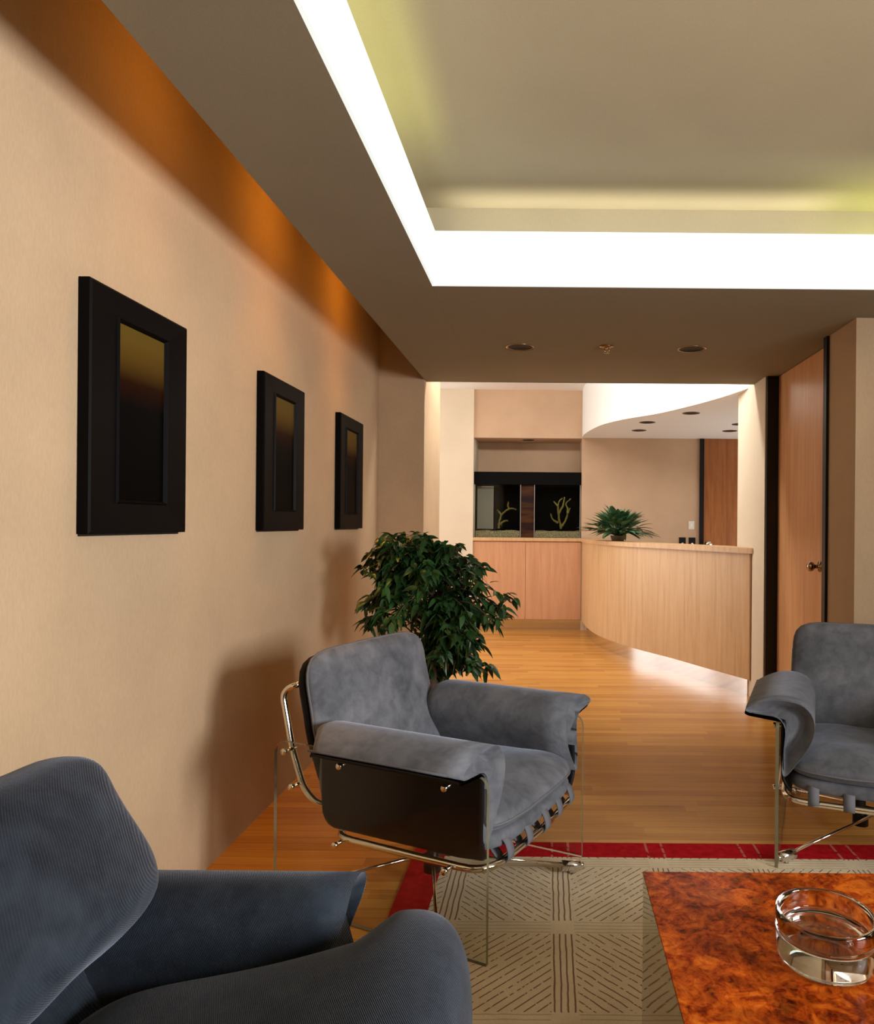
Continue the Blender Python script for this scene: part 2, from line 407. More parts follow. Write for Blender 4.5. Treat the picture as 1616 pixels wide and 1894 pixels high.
# luminous valance
v1 = MB(); v1.box(CE, CE+.012, -2.5, 3.049, ZS, ZV); v1.box(CE, 3.4, 3.037, 3.0495, ZS, ZV)
vo = v1.build('light_valance', M['valance']); tag(vo, 'glowing white translucent valance strip lining the raised ceiling recess', 'cove light')

# reception shell
RC = 2.84
YB = 8.33
struct('ceiling_reception', MB().box(-3.6, 3.6, 5.11, 9.6, RC, RC+.1), M['white'])
struct('wall_soffit_back', MB().box(WL-.1, 3.5, 5.095, 5.11, ZS+.0, RC+.05), M['white'])
struct('wall_back_right', MB().box(.397, 3.6, YB, 8.95, 0, 2.9), M['wall2'])
struct('wall_back_header', MB().box(-.884, .397, YB, 8.95, 2.272, 2.9), M['wall2'])
struct('wall_niche', MB().box(-.884, .397, 8.86, 8.95, 0, 2.272), M['wall2'])
struct('wall_back_left', MB().box(-1.6, -.884, YB-.03, 9.5, 0, 2.9), M['cream'])
struct('wall_far', MB().box(-3.6, 3.6, 9.4, 9.6, 0, 2.9), M['cream'])
mb = MB(); mb.box(-3.6, -3.4, 5.0, 5.6, 0, 2.9); mb.box(-3.6, -3.4, 9.0, 9.6, 0, 2.9); mb.box(-3.6, -3.4, 5.6, 9.0, 2.6, 2.9)
struct('wall_reception_left', mb, M['cream'])
struct('wall_reception_front', MB().box(-3.6, WL-.15, 5.0, 5.11, 0, 2.9), M['cream'])
struct('wall_reception_right', MB().box(3.4, 3.6, 3.4, 9.6, 0, 2.9), M['cream'])
mb = MB()
for y in (5.6, 6.72, 7.84, 8.96): mb.box(-3.42, -3.36, y, y+.05, 0, 2.6)
mb.box(-3.42, -3.36, 5.6, 9.0, 0, .06); mb.box(-3.42, -3.36, 5.6, 9.0, 2.54, 2.6)
struct('window_2', mb, M['steel'])
# curved lower soffit of reception with white fascia
sc_pts = [(1.56, 5.02), (1.50, 5.21), (1.38, 5.63), (1.21, 6.06), (1.0, 6.48), (.74, 6.83), (.56, 7.20), (.465, 7.60), (.407, 8.0), (.397, YB)]
SC = [(p.x, p.y) for p in catmull([(x, y, 0) for x, y in sc_pts], 6)]
SC = [p for p in SC if p[1] >= 5.11]
mb = MB(); mb.poly(SC+[(3.4, YB), (3.4, 5.11)], ZS, RC, smooth=True)
struct('ceiling_curved_soffit', mb, M['white'])
# door and frame in the reception back wall
mb = MB(); mb.box(1.79, 1.84, YB-.03, YB, 0, ZS-.002); mb.box(2.70, 2.75, YB-.03, YB, 0, ZS-.002)
struct('trim_2', mb, M['black'])
d2 = struct('door_2', MB().box(1.84, 2.70, YB-.018, YB-.001, .01, ZS-.003), M['door2'])
k = MB(); k.lathe([(0, .0), (.034, 0), (.034, .006), (.012, .012), (.012, .04), (.03, .05), (.042, .07), (.036, .09), (.02, .10), (0, .104)], 24)
ko = k.build('door_knob', M['chrome'], d2); ko.rotation_euler = (PI/2, 0, 0); ko.location = (1.89, YB-.018, 1.035)

# ------------------------------------------------------------------ ceiling fixtures
def downlight(x, y, z, r, label, group):
    t_ = thing('downlight', label, 'downlight', (x, y, z), 0, group)
    q = MB(); q.lathe([(r*.86, -.001), (r, -.003), (r*1.02, .0), (r*.86, .0)], 36); q.build('trim_ring', M['brass'], t_)
    q = MB(); q.lathe([(r*.87, -.001), (r*.87, -.0005), (r*.0, -.0005)], 36); q.build('reflector', M['dark'], t_)
    return t_
downlight(-.170, 4.09, ZS, .082, 'recessed black downlight at left of the sprinkler in the lounge soffit', 'lounge soffit downlights')
downlight(.830, 4.10, ZS, .082, 'recessed black downlight at right of the sprinkler in the lounge soffit', 'lounge soffit downlights')
g = 'reception downlights'
downlight(1.30, 6.43, ZS, .08, 'dark downlight in white reception soffit, nearest and highest in the photo', g)
downlight(.985, 7.03, ZS, .08, 'dark downlight in white reception soffit, middle one of the left three', g)
downlight(.98, 7.63, ZS, .08, 'dark downlight in white reception soffit, lowest above the fern-like plant', g)
downlight(1.96, 7.61, ZS, .08, 'dark downlight in white reception soffit above the far wooden door', g)
downlight(1.93, 7.10, ZS, .08, 'dark downlight half hidden by the cream pillar edge', g)
downlight(-.245, 8.52, 2.272, .075, 'small dark downlight in the niche ceiling above the aquarium', 'niche downlight')
sp = thing('fire_sprinkler', 'small brass fire sprinkler between the two soffit downlights', 'sprinkler', (.33, 4.05, ZS))
q = MB(); q.lathe([(.0, -.001), (.042, -.002), (.042, -.006), (.018, -.012), (.012, -.014), (0, -.014)], 24); q.build('escutcheon', M['brass'], sp)
q = MB(); q.tube([(-.012, 0, -.012), (-.016, 0, -.026), (0, 0, -.036)], .003, 6); q.tube([(.012, 0, -.012), (.016, 0, -.026), (0, 0, -.036)], .003, 6); q.build('yoke', M['brass'], sp)
q = MB(); q.lathe([(0, -.036), (.018, -.037), (.018, -.039), (0, -.040)], 16); q.build('deflector', M['brass'], sp)

# ------------------------------------------------------------------ reception furniture
cab = thing('aquarium_cabinet', 'pinkish wood base cabinet with two doors under the aquarium', 'cabinet', (-.243, YB, 0))
def rel(o, root): o.location = o.location - root.location; return o
def part(mb, name, m_, root):
    o = mb.build(name, m_, root); o.location = -root.location if root.rotation_euler.z == 0 else (0, 0, 0); return o
part(MB().box(-.882, .395, YB+.012, 8.84, .12, 1.05), 'carcass', M['maple_red'], cab)
for (a, b) in ((-.882, -.262), (-.259, .395)): bevel(part(MB().box(a, b, YB-.01, YB+.012, .125, 1.045), 'door', M['maple_red'], cab), .002)
part(MB().box(-.883, .396, YB+.03, YB+.04, 0, .12), 'kick_plate', M['steel'], cab)
bevel(part(MB().box(-.883, .396, YB-.035, 8.855, 1.05, 1.09), 'counter_top', M['maple'], cab), .003)

kc = catmull([(1.60, 4.97, 0), (1.505, 5.13, 0), (1.41, 5.31, 0), (1.26, 5.60, 0), (1.06, 6.0, 0), (.84, 6.38, 0), (.66, 6.78, 0), (.53, 7.2, 0), (.455, 7.7, 0), (.425, 8.285, 0)], 8)
KC = [(p.x, p.y) for p in kc]
XC = 1.487
def clipx(P):
    out = []
    for a, b in zip(P[:-1], P[1:]):
        if a[0] > XC and b[0] <= XC:
            k_ = (a[0]-XC)/(a[0]-b[0]); out.append((XC, a[1]+(b[1]-a[1])*k_))
        if b[0] <= XC: out.append(b)
    return out
des = thing('reception_counter', 'curved blond wood reception counter with mirrored metal kick plate', 'counter', (1.0, 6.2, 0))
def strip(c0, c1, z0, z1): return MB().poly(clipx(c0)+clipx(c1)[::-1], z0, z1, smooth=True)
# offset sign: +d is to the left of travel direction; travel goes away from camera-left, left side = room side
part(strip(offset(KC, .02), offset(KC, -.03), .125, 1.05), 'front_panel', M['maple'], des)
part(strip(offset(KC, -.012), offset(KC, -.03), 0, .125), 'kick_plate', M['steel'], des)
tp = offset(KC, .035); ti = offset(KC, -.22)
bevel(part(strip(tp, ti, 1.05, 1.09), 'counter_top', M['maple'], des), .003)

# aquariums
def aquarium(x0, x1, label):
    a = thing('aquarium', label, 'aquarium', ((x0+x1)/2, 8.6, 1.09), 0, 'aquariums in the niche')
    y0, y1, z0, z1 = 8.375, 8.80, 1.091, 1.72
    part(MB().box(x0, x1, y0, y0+.008, z0, z1), 'front_pane', M['tank_glass'], a)
    part(MB().box(x0, x0+.008, y0+.009, y1, z0, z1), 'side_pane', M['tank_glass'], a); part(MB().box(x1-.008, x1, y0+.009, y1, z0, z1), 'side_pane', M['tank_glass'], a)
    area('tank_lamp', ((x0+x1)/2, 8.52, 1.71), (0, 0, 0), .4, .05, .5, (1, .93, .7))
    part(MB().box(x0, x1, y1, y1+.01, z0, z1), 'back_panel', M['tankback'], a)
    part(MB().box(x0, x0+.006, y0-.006, y0-.001, z0, z1), 'edge_strip', M['greyplastic'], a); part(MB().box(x1-.006, x1, y0-.006, y0-.001, z0, z1), 'edge_strip', M['greyplastic'], a)
    g_ = MB(); n = 16; vs = []; 
    for i in range(n+1):
        for j in range(7):
            x = x0+.012+(x1-x0-.024)*i/n; y = y0+.012+(y1-y0-.024)*j/6
            vs.append((x, y, z0+.075+.02*noise.noise(Vector((x*9, y*9, 3)))))
    fs = [(i*7+j, (i+1)*7+j, (i+1)*7+j+1, i*7+j+1) for i in range(n) for j in range(6)]
    lo = len(vs); vs += [(x, y, z0+.001) for x, y, z in vs]
    fs += [(i*7, i*7+lo, (i+1)*7+lo, (i+1)*7) for i in range(n)]
    g_.add(vs, fs); o = g_.build('aquarium_gravel', M['gravel']); tag(o, 'pale gravel bed inside the '+('left' if x0 < -.5 else 'right')+' aquarium', 'gravel', kind='stuff')
aquarium(-.876, -.325, 'left dark fish tank with slanting yellow coral and grey reflection panel')
aquarium(-.165, .385, 'right dark fish tank with tall forked yellow coral')
hd = MB(); hd.box(-.880, .392, 8.36, 8.82, 1.722, 1.872); bevel(tag(hd.build('aquarium_hood', M['tankback']), 'long black hood lying across both aquariums', 'hood'), .004)
dv = MB(); dv.box(-.322, -.168, 8.42, 8.80, 1.091, 1.72)
m = mat('amber_divider', (.10, .03, .01, 1), .5, spec=.15); t = NT(m); t.color(t.ramp(t.noise(t.coord((1, 1, 9)), 2, 2), [(.4, (.015, .003, .002, 1)), (.6, (.07, .022, .005, 1))]))
tag(dv.build('divider_panel', m), 'dark amber banded panel between the two aquariums', 'panel')
pn = MB(); pn.box(-.855, -.66, 8.50, 8.51, 1.19, 1.705); tag(pn.build('reflection_panel', M['greyplastic']), 'grey panel imitating a reflection at the left end inside the left aquarium', 'panel')  # grey panel added in place of a bright reflection in the tank glass
def coral(x, y, branches, label):
    q = MB()
    for br in branches:
        P = catmull([(x+a, y+random.uniform(-.03, .03), 1.200+b*.92) for a, b in br], 5)
        q.tube([p+Vector((random.uniform(-.004, .004), 0, random.uniform(-.004, .004))) for p in P], [.014-.008*i/len(P)+random.uniform(-.002, .003) for i in range(len(P))], 7)
    tag(q.build('coral', M['coral']), label, 'coral', 'corals in the aquariums')
coral(-.60, 8.6, [[(0, 0), (.01, .1), (.05, .2), (.14, .26), (.21, .25)], [(.03, .17), (.0, .22), (-.02, .24)], [(.12, .25), (.11, .31), (.12, .35)], [(.02, .05), (.06, .09), (.11, .1)]], 'slanting yellow branching coral in the left aquarium')
coral(.16, 8.6, [[(0, 0), (-.02, .12), (-.04, .26), (-.03, .35), (.01, .40)], [(-.03, .2), (.02, .3), (.04, .42)], [(.0, .02), (.06, .12), (.08, .25), (.06, .33), (.12, .40)], [(-.04, .3), (-.09, .36)], [(-.03, .08), (-.10, .12), (-.13, .2)], [(.08, .2), (.11, .27)]], 'tall forked yellow coral in the right aquarium')

sw = thing('light_switch', 'small white light switch on the wall left of the far door', 'switch', (1.70, YB, 1.255))
bevel(part(MB().box(1.665, 1.735, YB-.008, YB-.001, 1.205, 1.305), 'plate', M['plate'], sw), .003)
part(MB().box(1.69, 1.71, YB-.013, YB-.008, 1.235, 1.275), 'rocker', M['white'], sw)
for i, (x, lb) in enumerate(((1.594, 'left black wall dial plate just above the counter near the far door'), (1.708, 'right black wall dial plate beside the far black door jamb'))):
    o = thing('dial_plate', lb, 'wall dial', (x, YB, 1.06), 0, 'black wall dials')
    bevel(part(MB().box(x-.04, x+.04, YB-.010, YB-.001, 1.01, 1.11), 'plate', M['black'], o), .003)
    q = MB(); q.lathe([(0, .03), (.014, .028), (.017, 0)], 16); kk = q.build('dial_knob', M['chrome'], o); kk.rotation_euler = (PI/2, 0, 0); kk.location = (0, -.010, -.025)

# leafy plant on the counter
def leaf_mesh(mb, base, d, L, W, droop, fold=.25, n=6, mi=0, side=None):
    d = Vector(d).normalized(); s_ = d.cross(Vector((0, 0, 1)))
    s_ = s_.normalized() if s_.length > .05 else Vector((1, 0, 0))
    if side is not None: s_ = (s_*math.cos(side)+d.cross(s_)*math.sin(side)).normalized()
    up = s_.cross(d).normalized(); vs = []; fs = []
    for i in range(n+1):
        t_ = i/n; wdt = W*math.sin(PI*min(1, t_**.75*.98+.01))**.9
        c = Vector(base)+d*L*t_ - Vector((0, 0, 1))*droop*L*t_*t_
        vs += [c-s_*wdt/2+up*wdt*fold*.5, c, c+s_*wdt/2+up*wdt*fold*.5]
    for i in range(n):
        a = i*3; fs += [(a, a+1, a+4, a+3), (a+1, a+2, a+5, a+4)]
    mb.add(vs, fs, mi)
pl = thing('potted_plant', 'bushy green leafy plant standing on the reception counter', 'plant', (.70, 7.02, 1.09))
q = MB(); q.lathe([(0, .001), (.06, .001), (.075, .05), (.08, .055), (.07, .055), (.065, .045), (0, .045)], 28); q.build('pot', M['bark'], pl)
mb = MB(); st = MB()
for i in range(200):
    a = random.uniform(0, 2*PI); el = random.uniform(-.08, 1.15)
    L = random.uniform(.17, .25); R = random.uniform(.04, .22)*math.cos(el)
    b = Vector((math.cos(a)*R, math.sin(a)*R*.8, .085+.16*math.sin(max(el, 0))*random.uniform(.5, 1)))
    d = (math.cos(a)*math.cos(el), math.sin(a)*math.cos(el), math.sin(el)*.9)
    leaf_mesh(mb, b, d, L, random.uniform(.05, .075), random.uniform(.1, .35))
    st.tube([(0, 0, .046), (b.x*.5, b.y*.5, (b.z+.06)*.55), b], .003, 5)
mb.build('foliage', M['leaf2'], pl, recalc=False); st.build('stem', M['leaf2'], pl)

# ------------------------------------------------------------------ ficus
fx, fy = -.62, 3.72
fic = thing('potted_ficus', 'weeping ficus tree in a pot behind the grey armchair', 'plant', (fx, fy, 0))
q = MB(); q.lathe([(0, .001), (.12, .001), (.155, .24), (.165, .25), (.165, .27), (.145, .27), (.14, .24), (0, .24)], 32); q.build('pot', M['pot'], fic)
st = MB(); lf = MB()
trunk = [Vector(p) for p in ((0, 0, .2), (.02, 0, .45), (-.01, .02, .7), (.02, 0, .95))]
st.tube(catmull(trunk, 6), [.02]*7+[.016]*6+[.012]*6, 8)
def P2(px, py, Y):
    dx, dy = px-1013, py-970; x_ = dx+.0085*dy; y_ = dy-.0085*dx
    return Vector((x_*Y/F-fx, Y-fy, H-y_*Y/F))
tips = []
for i in range(150):
    r_ = random.random()
    if r_ < .52: px, py = random.uniform(672, 860), random.uniform(1010, 1170)
    elif r_ < .66: px, py = random.uniform(690, 800), random.uniform(992, 1040)
    elif r_ < .76: px, py = random.uniform(850, 898), random.uniform(1040, 1180)
    elif r_ < .80: px, py = random.uniform(885, 935), random.uniform(1105, 1160)
    else: px, py = random.uniform(800, 890), random.uniform(1160, 1240)
    tips.append((px, py, fy+random.uniform(-.30, .30)))
for i in range(16): tips.append((random.uniform(770, 850), random.uniform(1190, 1270), fy+random.uniform(-.15, .2)))
tips += [(943, 1108, 3.55), (930, 1125, 3.6), (770, 990, 3.8), (735, 992, 3.7), (905, 1238, 3.6), (668, 1050, 3.7), (668, 1120, 3.75), (893, 1048, 3.7)]
for (px, py, Y) in tips:
    tip = P2(px, py, Y); zb = max(.42, min(.95, tip.z-.02+random.uniform(-.12, .1)))
    st_p = Vector((random.uniform(-.02, .02), random.uniform(-.02, .02), zb))
    mid = st_p.lerp(tip, .55)+Vector((0, 0, .07))
    path = catmull([st_p, mid, tip], 6)
    st.tube(path, [.005-.0035*i/len(path) for i in range(len(path))], 5)
    for j, p in enumerate(path):
        t_ = j/len(path)
        if t_ < .22: continue
        for q_ in range(2 if t_ < .6 else 3):
            d = Vector((random.gauss(0, .7), random.gauss(0, .7), random.uniform(-.9, .15)))+(tip-st_p).normalized()*.5
            leaf_mesh(lf, p+Vector((random.gauss(0, .012), random.gauss(0, .012), random.gauss(0, .012))), d, random.uniform(.045, .08), random.uniform(.022, .036), random.uniform(.1, .6), .3, 4, side=random.uniform(-1, 1))
st.build('trunk', M['bark'], fic); lf.build('foliage', M['leaf'], fic, recalc=False)

# ------------------------------------------------------------------ pictures
for (y0, lb) in ((1.813, 'largest-looking nearest black framed dark print on the left wall'), (2.925, 'middle black framed dark print on the left wall'), (4.005, 'farthest black framed dark print, nearest the corner on the left wall')):
    p = thing('framed_picture', lb, 'picture', (WL, y0, 1.215), 0, 'three framed prints on the tan wall')
    W_, Hh = .487, .665
    iy0, iy1, iz0, iz1 = .130, .362, .095, .585
    fr_ = MB()
    def ring(o0, o1, x0, x1):  # rectangle ring between outer o0 and inner o1 (y0,y1,z0,z1)
        a = [(o0[0], o0[2]), (o0[1], o0[2]), (o0[1], o0[3]), (o0[0], o0[3])]; b = [(o1[0], o1[2]), (o1[1], o1[2]), (o1[1], o1[3]), (o1[0], o1[3])]
        vs = [(x0, *k_) for k_ in a]+[(x1, *k_) for k_ in b]
        fr_.add(vs, [(i, (i+1) % 4, 4+(i+1) % 4, 4+i) for i in range(4)], 0, False)
    ring((0, W_, 0, Hh), (0, W_, 0, Hh), .002, .030)
    ring((0, W_, 0, Hh), (.006, W_-.006, .006, Hh-.006), .030, .034)
    ring((.006, W_-.006, .006, Hh-.006), (iy0-.012, iy1+.012, iz0-.012, iz1+.012), .034, .030)
    ring((iy0-.012, iy1+.012, iz0-.012, iz1+.012), (iy0-.008, iy1+.008, iz0-.008, iz1+.008), .030, .036)
    ring((iy0-.008, iy1+.008, iz0-.008, iz1+.008), (iy0, iy1, iz0, iz1), .036, .024)
    fr_.build('frame', M['ebony'], p)
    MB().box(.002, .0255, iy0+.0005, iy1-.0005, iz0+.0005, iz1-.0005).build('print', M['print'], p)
    MB().box(-.001, .004, .006, W_+.004, -.006, Hh-.01).build('backing', M['dark'], p).location = (.002, 0, 0)

# ------------------------------------------------------------------ rug
rg = thing('rug', 'cream rug of diagonal lined squares with a dark red border', 'rug', (0, 0, 0))
RX0, RX1, RY0, RY1 = -.375, 3.0, -.6, 2.632
MB().box(RX0, RX1, RY0, RY1, .001, .005).build('field', M['rug'], rg)
mb = MB(); mb.box(RX0-.12, RX1+.12, RY1+.0005, RY1+.122, .001, .005); mb.box(RX0-.12, RX0-.0005, RY0, RY1+.0005, .001, .005); mb.build('border', M['red'], rg)

# ------------------------------------------------------------------ coffee table + ashtray
tb = thing('coffee_table', 'low burl wood coffee table with mirrored sides on the rug', 'table', (.67, 1.28, .0056))
TX0, TX1, TY0, TY1, TZ = .240, 1.16, .80, 1.726, .40
o = MB().box(TX0, TX1, TY0, TY1, TZ-.006, TZ).build('table_top', M['burl'], tb); o.location = -tb.location; bevel(o, .001)
o = MB().box(TX0+.001, TX1-.001, TY0+.001, TY1-.001, .0056, TZ-.0062).build('side_panel', M['mirror'], tb); o.location = -tb.location
q = MB(); r = .094
prof = [(0, 0), (.080, 0), (.088, .003), (.093, .012), (.094, .046), (.0915, .050), (.0915, .053), (.094, .057), (.094, .088), (.092, .093), (.088, .094), (.0855, .090), (.085, .062), (.080, .052), (.060, .044), (.020, .040), (0, .040)]
q.lathe(prof, 72, (.552, 1.382, TZ+.0008)); tag(q.build('ashtray', M['glass']), 'thick clear glass ashtray on the burl coffee table', 'ashtray')

# ------------------------------------------------------------------ armchairs
ARM = [(-.028, .335), (-.070, .39), (-.108, .45), (-.128, .515), (-.116, .57), (-.075, .604), (-.01, .612), (.05, .602), (.10, .580), (.116, .565), (.095, .556), (.05, .553), (.0, .546), (-.026, .51), (-.022, .44), (-.016, .36)]
def arm_mesh(prof, x0, x1, yc, sgn, zc=.56, mb=None, nx=22, endr=.05, dz=lambda x: 0, skew=0, rear=.0, kmin=.55):
    """comma-shaped profile swept along x with rounded ends"""
    P = catmull([(a, b, 0) for a, b in prof], 3, True); n = len(P)
    cx_ = -.03; cz_ = zc
    mb = mb or MB(); vs = []
    ts = []
    for i in range(7): a = PI/2*i/6; ts.append((x0+endr*(1-math.sin(a)), math.cos(a)))
    ts = [(x0+endr*(1-math.cos(PI/2*i/6)), math.sin(PI/2*i/6)) for i in range(7)]
    ts += [(x0+endr+(x1-x0-2*endr)*i/10, 1) for i in range(1, 10)]
    ts += [(x1-endr*(1-math.sin(PI/2-PI/2*i/6)), math.cos(PI/2*i/6)) for i in range(7)]
    for (x, s_) in ts:
        k_ = kmin+(1-kmin)*s_
        for p in P:
            t_ = (x-x0)/(x1-x0); pull = rear*max(0, p.x)*(1-t_) - skew*max(0, .58-p.y)*t_
            vs.append((x+pull, yc+sgn*(cx_+(p.x-cx_)*k_), cz_+(p.y-cz_)*k_ + dz(x)))
    m_ = len(ts); fs = [(i*n+j, i*n+(j+1) % n, (i+1)*n+(j+1) % n, (i+1)*n+j) for i in range(m_-1) for j in range(n)]
    # cap fans
    c0 = len(vs); vs.append((x0-.004, yc+sgn*(-.055), cz_+.01+dz(x0))); c1 = len(vs); vs.append((x1+.006, yc+sgn*(-.055), cz_+.01+dz(x1)))
    fs += [(c0, (j+1) % n, j) for j in range(n)] + [(c1, (m_-1)*n+j, (m_-1)*n+(j+1) % n) for j in range(n)]
    mb.add(vs, fs); return mb

def back_fn(x0, z0, x1, z1, hw, th, bulge=.02):
    ax = Vector((x1-x0, 0, z1-z0)); nrm = Vector((ax.z, 0, -ax.x)).normalized()
    def fn(a, b, c):   # a across (y), b up, c thickness (+ = front)
        t_ = (b+1)/2
        p = Vector((x0, 0, z0))+ax*t_ + nrm*c*th
        p.x += -.018*math.sin(PI*t_)-.02*(1-a*a)*.6    # slight hollow
        p.y = a*hw*(1-.03*t_)
        p += nrm*.004*noise.noise(Vector((a*2.5, b*2.5, 1.3)))
        return p
    return fn
def seat_fn(x0, x1, hw, zr, zf, th):
    def fn(a, b, c):   # a = x dir, b = y dir, c = thickness
        t_ = (a+1)/2; x = x0+(x1-x0)*t_
        bow = .02*(1-b*b)*t_**2
        z = zr+(zf-zr)*t_ + c*th*(.75 if c < 0 else 1) + .008*noise.noise(Vector((a*2.2, b*2.2, 7)))
        if c < 0: z = zr+(zf-zr)*t_ + c*th*.8
        z -= .035*max(0, t_-.72)**1.2
        return Vector((x+bow, b*hw, z))
    return fn
def welt_loop(fn, e1, r, n=72, mat_=None, out=1.0):
    P = []
    for i in range(n):
        a = 2*PI*i/n; x, y = math.cos(a), math.sin(a); k_ = (abs(x)**e1+abs(y)**e1)**(-1/e1); P.append(fn(x*k_*out, y*k_*out, 0))
    return MB().tube(P, r, 6, closed=True)

def make_chair(name, label, loc, ang, group):
    root = thing(name, label, 'armchair', loc, ang, group)
    bf = back_fn(-.185, .37, -.315, .815, .335, .050)
    MB().pillow(bf, 16, 7, 2.3).build('back_cushion', M['suede'], root)
    welt_loop(bf, 7, .0045).build('back_piping', M['welt'], root)
    bs = back_fn(-.215, .345, -.352, .800, .330, .030)
    MB().pillow(bs, 12, 7, 3).build('back_shell', M['leather'], root)
    sf = seat_fn(-.24, .395, .333, .350, .372, .070)
    MB().pillow(sf, 16, 6, 2.3).build('seat_cushion', M['suede'], root)
    welt_loop(sf, 6, .0045).build('seat_piping', M['welt'], root)
    ss = seat_fn(-.20, .388, .325, .295, .318, .040)
    MB().pillow(ss, 12, 7, 4).build('seat_base', M['suede'], root)
    for sg in (-1, 1):
        arm_mesh(ARM, -.235, .385, sg*.36, sg, .53, rear=.6).build('armrest', M['suede'], root)
        # black outer side shell of the arm
        q = MB(); 
        prof = [(-.040, .268), (-.016, .31), (-.011, .40), (-.011, .48), (-.011, .53), (.0, .544), (.05, .549), (.10, .553), (.118, .560)]
        P = catmull([(a, b, 0) for a, b in prof], 3); vs = []; xs = [-.215, -.21, -.19, -.1, .1, .28, .36, .375]
        ks = [.93, .97, 1, 1, 1, 1, .97, .93]
        for x, k_ in zip(xs, ks):
            for p in P: vs.append((x+.6*max(0, p.x)*(1 if x < -.05 else 0), sg*.36+sg*p.x, .50+(p.y-.50)*k_))
            for p in P[::-1]: vs.append((x+.6*max(0, p.x)*(1 if x < -.05 else 0), sg*.36+sg*(p.x-(.010 if p.y < .54 else 0)), .50+(p.y-(.008 if p.y > .54 else 0)-.50)*k_))
        n = 2*len(P)
        fs = [(i*n+j, i*n+(j+1) % n, (i+1)*n+(j+1) % n, (i+1)*n+j) for i in range(len(xs)-1) for j in range(n)]
        fs += [tuple(range(n)), tuple((len(xs)-1)*n+j for j in range(n))]
        q.add(vs, fs); q.build('arm_shell', M['leather'], root)
        w_ = MB(); w_.tube([(x, sg*(.36+.113), .5655) for x in (-.155, -.1, 0, .2, .335)], .004, 6); w_.build('arm_piping', M['welt'], root)
        # clear side panel
        pts = rounded([(-.40, .0, .0056), (-.40, .0, .535), (.40, .0, .535), (.40, .0, .0056)], .045, 6, closed=False)
        pn_ = MB(); y0, y1 = sg*.354, sg*.366; n = len(pts)
        vs = [(p.x, y0, p.z) for p in pts]+[(p.x, y1, p.z) for p in pts]
        pn_.add(vs, [tuple(range(n)), tuple(range(n, 2*n))[::-1]], 0, False)
        pn_.add(vs, [(i, (i+1) % n, n+(i+1) % n, n+i) for i in range(n)], 1, False)
        pn_.build('side_panel', [M['acrylic'], M['acrylic_edge']], root)
        for (bx_, bz_) in ((-.12, .494), (.265, .489), (-.348, .507), (-.316, .398), (-.136, .245), (.267, .250)):
            q = MB(); yo = sg*.366
            q.tube([(bx_, sg*.325, bz_), (bx_, yo, bz_)], .006, 10)
            q.tube([(bx_, yo, bz_), (bx_, yo+sg*.004, bz_), (bx_, yo+sg*.006, bz_), (bx_, yo+sg*.016, bz_)], [.006, .006, .010, .010], 14)
            q.build('bolt', M['chrome'], root)
    # chrome back loop and seat loop
    lp = rounded([(-.255, -.33, .70), (-.235, -.33, .30), (-.235, .33, .30), (-.255, .33, .70)], .06)
    pts = rounded([(-.345, -.30, .715), (-.405, -.33, .69), (-.355, -.333, .50), (-.305, -.333, .38), (-.25, -.33, .335), (-.20, -.28, .325)], .04, 6, closed=False)
    q = MB(); q.tube(pts, .0105, 12); q.tube([(p.x, -p.y, p.z) for p in pts], .0105, 12)
    q.tube([(-.345, -.30, .715), (-.345, .30, .715)], .0095, 10)
    q.tube([(-.20, -.28, .325), (-.20, .28, .325)], .0095, 10)
    q.build('back_frame', M['chrome'], root)
    lp = rounded([(-.185, -.338, .252), (.385, -.338, .252), (.41, 0, .262), (.385, .338, .252), (-.185, .338, .252)], .09)
    MB().tube(lp, .0115, 12, closed=True).build('seat_frame', M['chrome'], root)
    for i in range(5):
        y = -.235+.1175*i; xf = .396-.055*(abs(y)/.338)**2
        xf = .385+.02*(1-abs(y)/.338)
        P = [(xf-.045, y, .325), (xf-.0, y, .315), (xf+.017, y, .285), (xf+.018, y, .258), (xf+.0, y, .242), (xf-.018, y, .250), (xf-.045, y, .280)]
        q = MB(); vs = []; P = catmull(P, 4)
        for p in P:
            vs += [(p.x, y-.019, p.z), (p.x, y+.019, p.z)]
        for p in P:
            c_ = Vector((xf-.01, y, .28)); d_ = (c_-p).normalized()*.004; vs += [(p.x+d_.x, y-.019, p.z+d_.z), (p.x+d_.x, y+.019, p.z+d_.z)]
        m_ = len(P); fs = []
        for j in range(m_-1):
            fs.append((2*j, 2*j+1, 2*j+3, 2*j+2)); o_ = 2*m_; fs.append((o_+2*j, o_+2*j+2, o_+2*j+3, o_+2*j+1))
            fs.append((2*j, 2*j+2, o_+2*j+2, o_+2*j)); fs.append((2*j+1, o_+2*j+1, o_+2*j+3, 2*j+3))
        q.add(vs, fs); q.build('strap', M['strap'], root)
    # swivel base
    bx_, by_ = .015, -.06
    q = MB(); q.lathe([(0, .06), (.03, .06), (.03, .10), (.02, .11), (.02, .22), (.05, .23), (.16, .245), (.16, .252), (0, .252)], 24, (bx_, by_, 0)); q.build('pedestal', M['black'], root)
    for k_ in range(4):
        a = math.radians(45-9+90*k_); R = .49; ex, ey = bx_+R*math.cos(a), by_+R*math.sin(a)
        lg = MB().tube([(bx_, by_, .12), (ex, ey, .036)], .006, 8).build('leg', M['chrome'], root)
        q = MB(); d = Vector((math.cos(a), math.sin(a), -.05)); c_ = Vector((ex, ey, .034))
        q.tube([c_-d*.035, c_-d*.034, c_+d*.03, c_+d*.032], [.016, .019, .019, .016], 16); q.tube([c_+d*.03, c_+d*.044], .010, 12)
        q.tube([c_, (c_.x, c_.y, .0056)], .008, 10)
        q.build('foot', M['steel'], lg)
    return root
